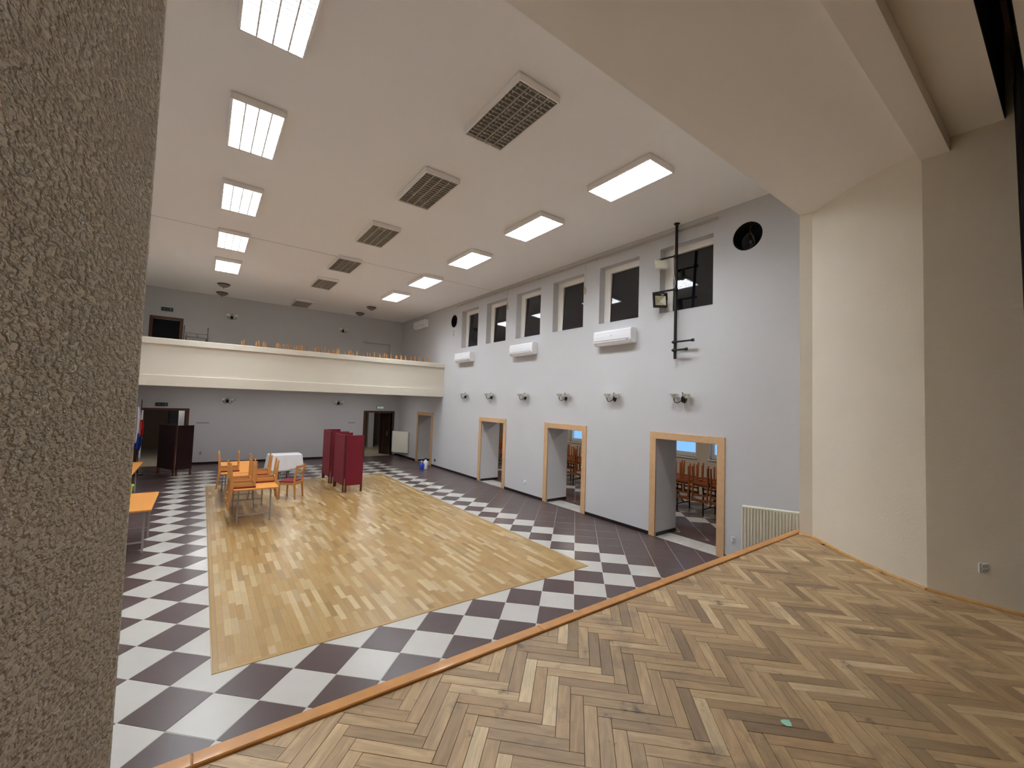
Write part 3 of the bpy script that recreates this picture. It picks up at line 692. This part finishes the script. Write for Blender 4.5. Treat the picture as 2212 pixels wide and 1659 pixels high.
def flood(p, rz, tilt, m_, label, w, h, front):
    r = empty('floodlight', p, rot=(R(tilt),0,R(rz)), label=label, cat='floodlight')       # faces local -Y, hangs below the bracket
    b = MB(); t = .028
    b.box(-w,w,-.02,.045,-2*h,-2*h+t); b.box(-w,w,-.02,.045,-t*(2 if front else 1),0); b.box(-w,-w+t,-.02,.045,-2*h+t,-t); b.box(w-t,w,-.02,.045,-2*h+t,-t); b.box(-w,w,.03,.05,-2*h,0)
    hs = b.build('housing', m_, r)
    iw, z0, z1 = w-t, -2*h+t, -t*(2 if front else 1); zc = (z0+z1)/2
    if front:
        MB().add([(-iw,-.015,z0),(iw,-.015,z0),(iw,-.015,z1),(-iw,-.015,z1),(0,.03,zc)], [(0,1,4),(1,2,4),(2,3,4),(3,0,4)]).build('reflector', M['reflector'], hs)
        MB().box(.02,.07,-.0215,-.02,-.04,-.025).build('label_plate', M['frame'], hs)
    else: MB().box(-iw,iw,-.012,-.008,z0,z1).build('front_glass', M['cream'], hs)
    for s in (-1, 1): MB().bar((s*(w+.006),0,-h),(s*(w+.006),0,.02),.02,.005).build('bracket', M['black'] if front else m_, r)
    MB().bar((-w-.01,0,.022),(w+.01,0,.022),.02,.005).build('bracket_bar', M['black'] if front else m_, r)
flood((PX-.05,PY+.31,ZC-.69), -38, -8, M['cream'], 'small cream floodlight on the upper arm of the black pole', .115, .085, False)
flood((PX-.05,PY+.33,ZC-1.37), -38, -10, M['black'], 'black floodlight with square reflector on the lower arm of the pole', .135, .145, True)

# ------------------------------------------------------------------ sockets, radiators, signs
def socket(p, rz, label, double=True, m_=None):
    r = empty('wall_socket', p, rz, label, 'socket', 'wall sockets'); m_ = m_ or M['white']       # projects to local +Y
    MB().box(-.041,.041,0,.012,-.045,.045).build('plate', m_, r, bevel=.004)
    for z in ((.02,-.022) if double else (0,)):
        T_ = Matrix.Translation((0,.0125,z)) @ Matrix.Rotation(R(-90),4,'X'); q = .019 if double else .026
        w_ = MB().lathe([(q+.003,-.001),(q+.003,.004),(q,.004),(q-.002,-.002)], 18, T_, closed=False).build('well_ring', m_, r, smooth=True)
        MB().lathe([(q-.002,.0005),(q-.002,.0012)], 18, T_).build('well', m_, w_)
        for s in (-1, 1): MB().lathe([(.0024,.0015),(.0024,.0025)], 8, T_ @ Matrix.Translation((s*.0095,0,0))).build('pin_hole', M['black'], w_)
        MB().lathe([(.0026,.0),(.0026,.012)], 8, T_ @ Matrix.Translation((0,-.009,0))).build('earth_pin', M['grey'], w_)
socket((5.575,.54,1.314), 90, 'double white socket on the beige stage wall')
socket((XR,3.665,.372), 90, 'white socket on the wall between the near opening and the radiator')
socket((XR,9.55,.39), 90, 'white socket low on the wall between two cased openings', False)
socket((XR,15.35,.26), 90, 'black socket beside the casing under the balcony', False, M['black'])
socket((.07,YB,.42), 180, 'pale socket low on the end wall beside the dark screen', False, M['mark'])
for x, w, lab in ((.08,.40,'faint grey sign strip on the end wall beside the dark screen'),(5.45,.3,'faint grey sign strip on the end wall beside the double doorway')):
    r = empty('wall_strip', (x,YB,1.52), label=lab, cat='sign'); MB().box(-w/2,w/2,-.004,0,-.02,.02).build('strip', M['mark'], r); MB().box(-w/2,w/2-.1,-.006,-.004,-.006,.006).build('faint_line', M['greywall'], r)
def radiator(p, rz, L, h, ribs, label):
    r = empty('radiator', p, rz, label, 'radiator', 'panel radiators')                            # length along local X, faces +Y
    mb = MB(); n = int(L/.043) if ribs else 0; prof = []
    if ribs:
        for k in range(n):
            x = .02+k*(L-.04)/n; d = (L-.04)/n
            prof += [(x,.08),(x+d*.08,.1),(x+d*.68,.1),(x+d*.76,.08)]
        prof.append((L-.02,.08)); poly = prof + [(L-.02,.062),(.02,.062)]
        MB().prism(poly, .03, h-.035).build('ribbed_panel', M['cream'], r)
    else: MB().box(.012,L-.012,.078,.1,.02,h-.02).build('flat_panel', M['cream'], r, bevel=.006)
    MB().box(.0,L,.02,.098,h-.035,h).build('top_cover', M['cream'], r, bevel=.008); MB().box(0,.018,.02,.094,.02,h-.02).build('side_cover', M['cream'], r, bevel=.005)
    MB().box(L-.018,L,.02,.094,.02,h-.02).build('side_cover', M['cream'], r, bevel=.005); MB().box(.02,L-.02,.025,.04,.03,h-.04).build('back_panel', M['cream'], r)
    for x in (.15,L-.15): MB().box(x-.02,x+.02,0,.025,.1,h-.1).build('bracket', M['cream'], r)
    MB().path([(L-.05,.06,.03),(L-.05,.06,-.06),(L-.05,.02,-.09),(L-.05,.001,-.09)], .009, 8).build('feed_pipe', M['cream'], r, smooth=True)
radiator((XR,2.31,.24), 90, 1.11, .87, True, 'cream ribbed radiator beside the stage')
radiator((XR,18.03,.22), 90, .92, .96, False, 'tall flat cream radiator in the corner under the balcony')
def exit_sign(p, label, lit):
    r = empty('exit_sign', p, math.pi, label, 'sign', 'exit signs')
    MB().box(-.165,.165,0,.05,-.06,.06).build('housing', M['sign'], r, bevel=.004); face = MB().box(-.158,.158,.05,.053,-.053,.053).build('face', M['green'] if lit else M['sign'], r)
    pm = M['greenp'] if lit else M['signp']; y0, y1 = .053, .056; F = lambda pts: [(-a, b) for a, b in pts]
    MB().prism(F([(-.12,-.012),(-.07,-.012),(-.07,-.032),(-.03,0),(-.07,.032),(-.07,.012),(-.12,.012)]), y0, y1, 'y').build('arrow', pm, face)
    mb = MB(); mb.prism(F([(.0,.012),(.03,.02),(.05,-.002),(.04,-.008),(.026,.004),(.012,.0)]), y0, y1, 'y'); mb.build('running_figure', pm, face)
    MB().prism(F([(.012,.0),(.028,.0),(.03,-.016),(.012,-.044),(.004,-.04),(.016,-.016)]), y0, y1, 'y').build('figure_leg', pm, face)
    MB().lathe([(.009,0),(.009,.003)], 10, Matrix.Translation((-.036,y0,.034)) @ Matrix.Rotation(R(-90),4,'X')).build('figure_head', pm, face)
    MB().box(-.13,-.075,y0,y1,-.046,.046).build('door_symbol', pm, face)
exit_sign((-1.13,YB,2.18), 'unlit dark exit sign above the doorway behind the dark screen', False)
exit_sign((-1.17,YB,5.575), 'unlit dark exit sign above the balcony doorway', False)
exit_sign((6.68,YB,2.225), 'lit green exit sign above the double doorway', True)

# ------------------------------------------------------------------ furniture
def chair(m_):
    r = empty('beech_chair', cat='chair')                                # faces +Y, back at -Y
    for s in (-1, 1):
        MB().prism([(.165,0),(.195,0),(.2,.43),(.16,.43)], s*.2-.018, s*.2+.018, 'x').build('leg', m_, r, bevel=.004)
        MB().prism([(-.245,0),(-.215,0),(-.168,.40),(-.175,.50),(-.235,.86),(-.262,.86),(-.225,.50),(-.222,.40)], s*.2-.016, s*.2+.016, 'x').build('leg', m_, r, bevel=.003)
    mb = MB(); mb.box(-.182,.182,.168,.19,.365,.43); mb.box(-.182,.182,-.205,-.183,.365,.43); mb.box(-.2,-.178,-.18,.165,.365,.43); mb.box(.178,.2,-.18,.165,.365,.43)
    mb.build('apron', m_, r)
    mb = MB(); mb.box(-.205,.205,-.17,.21,.431,.462); mb.build('cushion', M['red'], r, bevel=.012)
    for z0, z1, yy in ((.775,.845,-.242),(.66,.70,-.222)):
        MB().prism([(-.184,yy),(-.09,yy-.012),(0,yy-.016),(.09,yy-.012),(.184,yy),(.184,yy+.018),(.09,yy+.006),(0,yy+.002),(-.09,yy+.006),(-.184,yy+.018)], z0, z1).build('back_rail', m_, r)
    return r
def table(p, L, w, label, group, rz=0, z=.745, tm='top', fm='grey', cloth=False):
    """length along local Y"""
    r = empty('folding_table', p, rz, label, 'table', group)
    MB().box(-w/2,w/2,-L/2,L/2,z-.026,z).build('tabletop', M[tm], r, bevel=.003)
    for s in (-1, 1):
        y = s*(L/2-.3); q = w/2-.1
        for e in (-1, 1): MB().bar((e*q,y,0),(e*q*.98,y,z-.026),.026).build('leg', M[fm], r)
        MB().bar((-q,y,.17),(q,y,.17),.022).build('crossbar', M[fm], r); MB().bar((-q,y,z-.045),(q,y,z-.045),.022).build('upper_bar', M[fm], r)
        MB().bar((0,y,.17),(0,y*.25,z-.05),.018).build('brace', M[fm], r)
    MB().bar((0,-L/2+.3,z-.06),(0,L/2-.3,z-.06),.022).build('stretcher', M[fm], r)
    return r
TZ = .745
table((.985,10.9,0), 2.06, .78, 'orange-topped table with grey legs on the parquet', 'folding tables in the hall')
table((.85,13.05,0), 2.1, .78, 'orange-topped table behind the one on the parquet, below the chair farthest back', 'folding tables in the hall')
ch = chair(M['beech'])
FL = lambda side: (math.pi, 0, R(90) if side < 0 else R(-90))
upc = [((.775,10.17),-1,'upturned beech chair at the near corner of the orange table'),((.765,10.74),-1,'upturned beech chair just behind the one at the near corner'),((1.2,10.66),1,'upturned beech chair beside the upright red-seated chair'),
       ((1.19,11.62),1,'upturned beech chair in front of the white-clothed table'),((.635,12.42),-1,'upturned beech chair on the rear orange table')]
for i, ((x, y), s, lab) in enumerate(upc):
    rot = FL(s); rot = (rot[0], rot[1], rot[2]+random.uniform(-.05,.05))
    if i == 0: ch.location = (x,y,TZ+.462); ch.rotation_euler = rot; tag(ch, lab, None, 'upturned chairs on the orange tables')
    else: copy_tree(ch, (x,y,TZ+.462), rot, lab, 'upturned chairs on the orange tables')
copy_tree(ch, (1.96,12.17,0), (0,0,R(54)), 'upright beech chair with red seat on the parquet', 'beech chairs')
# tables at the plaster corner
table((-.945,9.56,0), 1.52, .79, 'orange-topped table with a lime bucket by the plaster corner', 'folding tables in the hall')
table((-1.56,13.55,0), 2.58, .79, 'orange-topped table farther back by the plaster corner', 'folding tables in the hall')
r = empty('cardboard_sheet', (-1.55,14.45,.745), label='pale board lying on the rear table by the plaster corner', cat='board'); MB().box(-.3,.22,-.3,.33,0,.012).build('sheet', M['bead'], r); MB().box(-.3,.22,-.3,-.27,.012,.016).build('folded_edge', M['bead'], r)
r = empty('bucket', (-.98,9.54,.745), label='lime green plastic bucket on the orange table', cat='bucket')
MB().lathe([(.085,0),(.09,.005),(.128,.27),(.14,.275),(.14,.285),(.122,.285),(.085,.012)], 32, closed=False).build('pail', M['lime'], r, smooth=True); MB().lathe([(.001,.006),(.087,.006)], 32, closed=False).build('bottom', M['lime'], r)
MB().path([(-.138,0,.26),(-.13,.05,.19),(-.08,.115,.14),(0,.145,.125),(.08,.115,.14),(.13,.05,.19),(.138,0,.26)], .004, 6).build('handle', M['grey'], r, smooth=True)
# cloth-covered table
table((2.23,15.2,0), .84, .60, 'small table hidden under the white cloth', None, R(90), .75)
tc_ = empty('tablecloth', (2.23,15.2,.75), label='white cloth draped over the small table by the end wall', cat='tablecloth')
mb = MB(); hx, hy = .445, .325; n = 96; rows = 8
def rect_pt(k, ex):
    t = 4*k/n; s = int(t) % 4; f = t-int(t); X_, Y_ = hx+ex, hy+ex
    c = [(-X_,-Y_),(X_,-Y_),(X_,Y_),(-X_,Y_)]; a, b = c[s], c[(s+1)%4]; return a[0]+(b[0]-a[0])*f, a[1]+(b[1]-a[1])*f, min(f,1-f)
for j in range(rows+1):
    t = j/rows
    for k in range(n):
        x, y, f = rect_pt(k, .006+.035*t); cn = math.exp(-f*f*180); wv = .018*t*math.sin(k*1.15+math.sin(k*.37)*2)
        L_ = math.hypot(x, y); x += x/L_*(wv+cn*.05*t); y += y/L_*(wv+cn*.05*t)
        mb.v.append((x, y, .008-t*(.47+.03*math.sin(k*.21)+.06*cn)))
for j in range(rows):
    for k in range(n): mb.f.append((j*n+k, j*n+(k+1)%n, (j+1)*n+(k+1)%n, (j+1)*n+k)); mb.m.append(0)
mb.f.append(tuple(range(n))); mb.m.append(0)
o = mb.build('cloth', M['cloth'], tc_, smooth=True); md = o.modifiers.new('thick', 'SOLIDIFY'); md.thickness = .003; md.offset = 1

# folding privacy screens
def screen(p, rz, L, wing, label, back_wing=True, fab='maroon'):
    r = empty('folding_screen', p, rz, label, 'screen', 'maroon folding screens')       # long panel along local +Y, wings along +X
    def panel(a, b):
        a, b = Vector(a), Vector(b); d = (b-a).normalized()
        for e in (a+d*.025, b-d*.025): MB().bar((e.x,e.y,0),(e.x,e.y,1.555),.03,.05,(d.x,d.y,0)).build('post', M['post'], r)
        MB().bar((a+d*.05)+Vector((0,0,.89)), (b-d*.05)+Vector((0,0,.89)), .016, 1.36).build('fabric_panel', M[fab], r)
        nrm = Vector((d.y,-d.x,0))*.018
        for s in (-1, 1):
            MB().bar(a+nrm*s+Vector((0,0,.885)), b+nrm*s+Vector((0,0,.885)), .004, 1.38).build('fabric_cover', M[fab], r)
        MB().bar(a+Vector((0,0,1.56)), b+Vector((0,0,1.56)), .042, .03).build('top_rail', M[fab], r)
    panel((0,.03,0),(0,L-.03,0)); panel((.03,0,0),(wing,-.01,0))
    if back_wing: panel((.03,L,0),(wing,L+.01,0))
screen((3.27,12.14,0), R(1.5), 1.0, .5, 'maroon folding screen standing nearest on the parquet edge')
screen((3.25,13.64,0), R(-1), 1.05, .5, 'maroon folding screen standing behind the nearer one')
screen((-.575,16.84,0), R(28.2), 1.0, .47, 'dark maroon folding screen before the doorway', True, 'maroon2')
# flag on its stand
r = empty('flag_stand', (-1.52,17.6,0), label='white blue and red flag on a pole by the end doorway', cat='flag')
MB().lathe([(.16,0),(.16,.03),(.04,.05),(.03,.3)], 20).build('base', M['vdark'], r, smooth=True); MB().tube((0,0,.05),(.01,0,2.35),.014,10).build('pole', M['darkwood'], r, smooth=True)
for nm, m_, x0, x1, z0, z1, ph in (('white_band','flagw',-.14,.03,.95,2.12,0),('blue_band','flagb',-.1,.075,.80,1.35,1.0),('red_band','flagr',.0,.10,1.22,1.72,2.0)):
    mb = MB(); n = 9; rows = 8
    for j in range(rows+1):
        for i in range(n):
            s, t = i/(n-1), j/rows; w_ = (x1-x0)*(.55+.45*math.sin(t*2.4+.4)); mb.v.append((x0+w_*s, -.05+.03*math.sin(s*9+ph)+.012*ph, z1+(z0-z1)*t+(.08*s if nm == 'white_band' else -.05*s)*t))
    for j in range(rows):
        for i in range(n-1): mb.f.append((j*n+i, j*n+i+1, (j+1)*n+i+1, (j+1)*n+i)); mb.m.append(0)
    o = mb.build(nm, M[m_], r, smooth=True); md = o.modifiers.new('thick', 'SOLIDIFY'); md.thickness = .004
# cleaning things by the far opening
r = empty('canister', (7.03,15.0,0), label='white canister with dark cap by the casing under the balcony', cat='canister')
MB().lathe([(.075,0),(.08,.02),(.08,.26),(.06,.31),(.028,.34),(.028,.37)], 20).build('body', M['white'], r, smooth=True); MB().lathe([(.034,.37),(.034,.41)], 14).build('cap', M['black'], r); MB().path([(.06,0,.3),(.1,0,.28),(.1,0,.16),(.078,0,.12)], .012, 8).build('handle', M['white'], r, smooth=True)
r = empty('jug', (6.86,14.98,0), label='blue jug standing next to the white canister', cat='jug')
MB().lathe([(.07,0),(.078,.015),(.082,.18),(.05,.24),(.026,.26),(.026,.285)], 20).build('body', M['blue'], r, smooth=True); MB().lathe([(.032,.285),(.032,.32)], 14).build('cap', M['white'], r); MB().path([(.05,-.02,.24),(.1,-.02,.2),(.1,-.02,.1),(.078,-.02,.07)], .01, 8).build('handle', M['blue'], r, smooth=True)
# bits of paper on the stage
for (x, y, s, m_, lab) in ((2.55,.952,.03,'mint','torn mint green paper scrap on the stage parquet'),(4.197,.99,.014,'frame','tiny white paper scrap on the stage parquet')):
    pts = [(s*(.7+.5*random.random())*math.cos(a*.9), s*(.7+.4*random.random())*math.sin(a*.9), .0012+.004*random.random()) for a in range(7)]
    mb = MB().add([(0,0,.0015)]+pts, [(0,k+1,(k+1)%7+1) for k in range(7)])
    o = mb.build('paper_scrap', M[m_]); o.location = (x,y,ZS); tag(o, lab, 'paper'); md = o.modifiers.new('thick','SOLIDIFY'); md.thickness = .0006

# ------------------------------------------------------------------ balcony furniture
BZ = 3.15
r = empty('steel_rack', (-.24,16.0,BZ), label='open steel frame rack standing on the balcony', cat='rack')
for x, h in ((-.30,1.49),(-.255,1.27),(.28,1.49),(.25,1.2)): MB().tube((x,0 if h > 1.4 else .35,0),(x,0 if h > 1.4 else .35,h),.014,8).build('post', M['rack'], r)
for z in (1.27,1.14,.5): MB().tube((-.30,0,z),(.28,0,z),.011,8).build('rail', M['rack'], r)
MB().tube((-.255,.35,1.2),(.25,.35,1.2),.011,8).build('rail', M['rack'], r); MB().path([(0,0,1.27),(.03,0,1.2),(.03,0,1.14)], .009, 6).build('hook', M['rack'], r)
for i in range(5): table((1.62+i*1.28,16.12,BZ), 1.22, .76, 'table of the balcony row, hidden by the parapet under upturned chairs', 'balcony tables', R(90))
for i in range(11):
    for s in (-1, 1):
        if i == 6 and s < 0: continue
        x = 1.2+i*.585+random.uniform(-.06,.06)
        copy_tree(ch, (x,16.12+s*.19,BZ+TZ+.462), (math.pi,0,(0 if s > 0 else math.pi)+random.uniform(-.12,.12)), 'upturned beech chair showing only its leg tips above the parapet', 'upturned chairs on the balcony')
for x in (.78, ): copy_tree(ch, (x,15.75,BZ+.79), (math.pi,0,R(12)), 'upturned chair by the rack whose legs rise highest above the parapet', 'upturned chairs on the balcony')

# ------------------------------------------------------------------ side room behind the openings
RX = 12.5
tiled('floor_annex', (XO, RX, 2.0, 19.0), lambda x, y: x > 9.12, 'checkered tile floor of the side room behind the openings', most=150,
      shown=lambda x, y: any(a/XR-.02 < y/x < (b)/XO+.03 for a, b in DOORS[:3]))
AW = [(5.3,6.77),(7.21,8.68),(11.38,12.85)]
aw = slab_with_holes(2.0, 19.0, 0, 2.9, [(a,b,1.12,2.15) for a,b in AW], RX, RX+.3, 'x').build('wall_annex', plain('annex_paint', 'D9CAB4', .8, var=.02)); struct(aw, 'cream window wall of the side room', 'wall')
for i, e in enumerate((2.0, 19.0)): struct(MB().box(XO,RX+.3,e-(.2 if i == 0 else 0),e+(.2 if i else 0),0,2.9).build('wall_annex_end', M['wall']), ['near end wall of the side room','far end wall of the side room'][i], 'wall')
struct(MB().box(XO,RX+.3,2.0,19.0,2.9,3.05).build('ceiling_annex', M['ceil']), 'white ceiling of the side room', 'ceiling')
for i, (a, b) in enumerate(AW):
    r = empty('window_%d' % (7+i), (RX+.12,(a+b)/2,1.12), label=['blue side room window at the edge of the near opening','bright blue window in the middle of the near opening','bright blue window seen through the middle opening'][i], cat='window', kind='structure'); w = (b-a)/2
    mb = MB(); mb.box(0,.06,-w,w,0,.14); mb.box(0,.06,-w,w,.95,1.03); mb.box(0,.06,-w,-w+.08,.14,.95); mb.box(0,.06,w-.08,w,.14,.95); mb.build('frame', M['frame'], r)
    MB().box(.02,.028,-w+.08,w-.08,.14,.95).build('pane', M['clear'], r); MB().box(-.2,.0,-w-.03,w+.03,-.035,0).build('sill', M['frame'], r, bevel=.005)
for (x, y, lab) in ((9.6,5.6,'round side room ceiling lamp behind the near opening'),(9.6,9.9,'round side room ceiling lamp behind the middle opening'),(9.6,13.9,'round side room ceiling lamp behind the third opening')): added_round_lamp(x, y, 2.9, lab, 24)  # unseen lamps added to brighten the side room
ch2 = chair(M['beech2']); g1 = 'upturned chairs in the side room'
tabs = [(10.35,5.15),(10.35,6.75),(10.35,9.65),(10.35,11.25),(10.35,14.4)]
for i, (x, y) in enumerate(tabs):
    table((x,y,0), 1.5, .78, ['side room table seen through the near opening, nearer end','side room table seen through the near opening, farther end','side room table seen through the middle opening, nearer end','side room table seen through the middle opening, farther end','side room table seen through the third opening'][i], 'side room tables', 0, TZ, 'top', 'black')
first = True
for j, (y0, y1, lab) in enumerate(((4.6,7.4,'reddish upturned chair on the tables behind the near opening'),(9.1,11.9,'reddish upturned chair on the tables behind the middle opening'),(13.85,14.95,'reddish upturned chair on the table behind the third opening'))):
    y = y0
    while y < y1:
        for s in (-1, 1):
            p = (10.35+s*.205, y+random.uniform(-.04,.04)+(.22 if s > 0 else 0), TZ+.462); rot = (math.pi,0,(R(90) if s < 0 else R(-90))+random.uniform(-.08,.08))
            if first: ch2.location = p; ch2.rotation_euler = rot; tag(ch2, lab, None, g1); first = False
            else: copy_tree(ch2, p, rot, lab, g1)
        y += .5
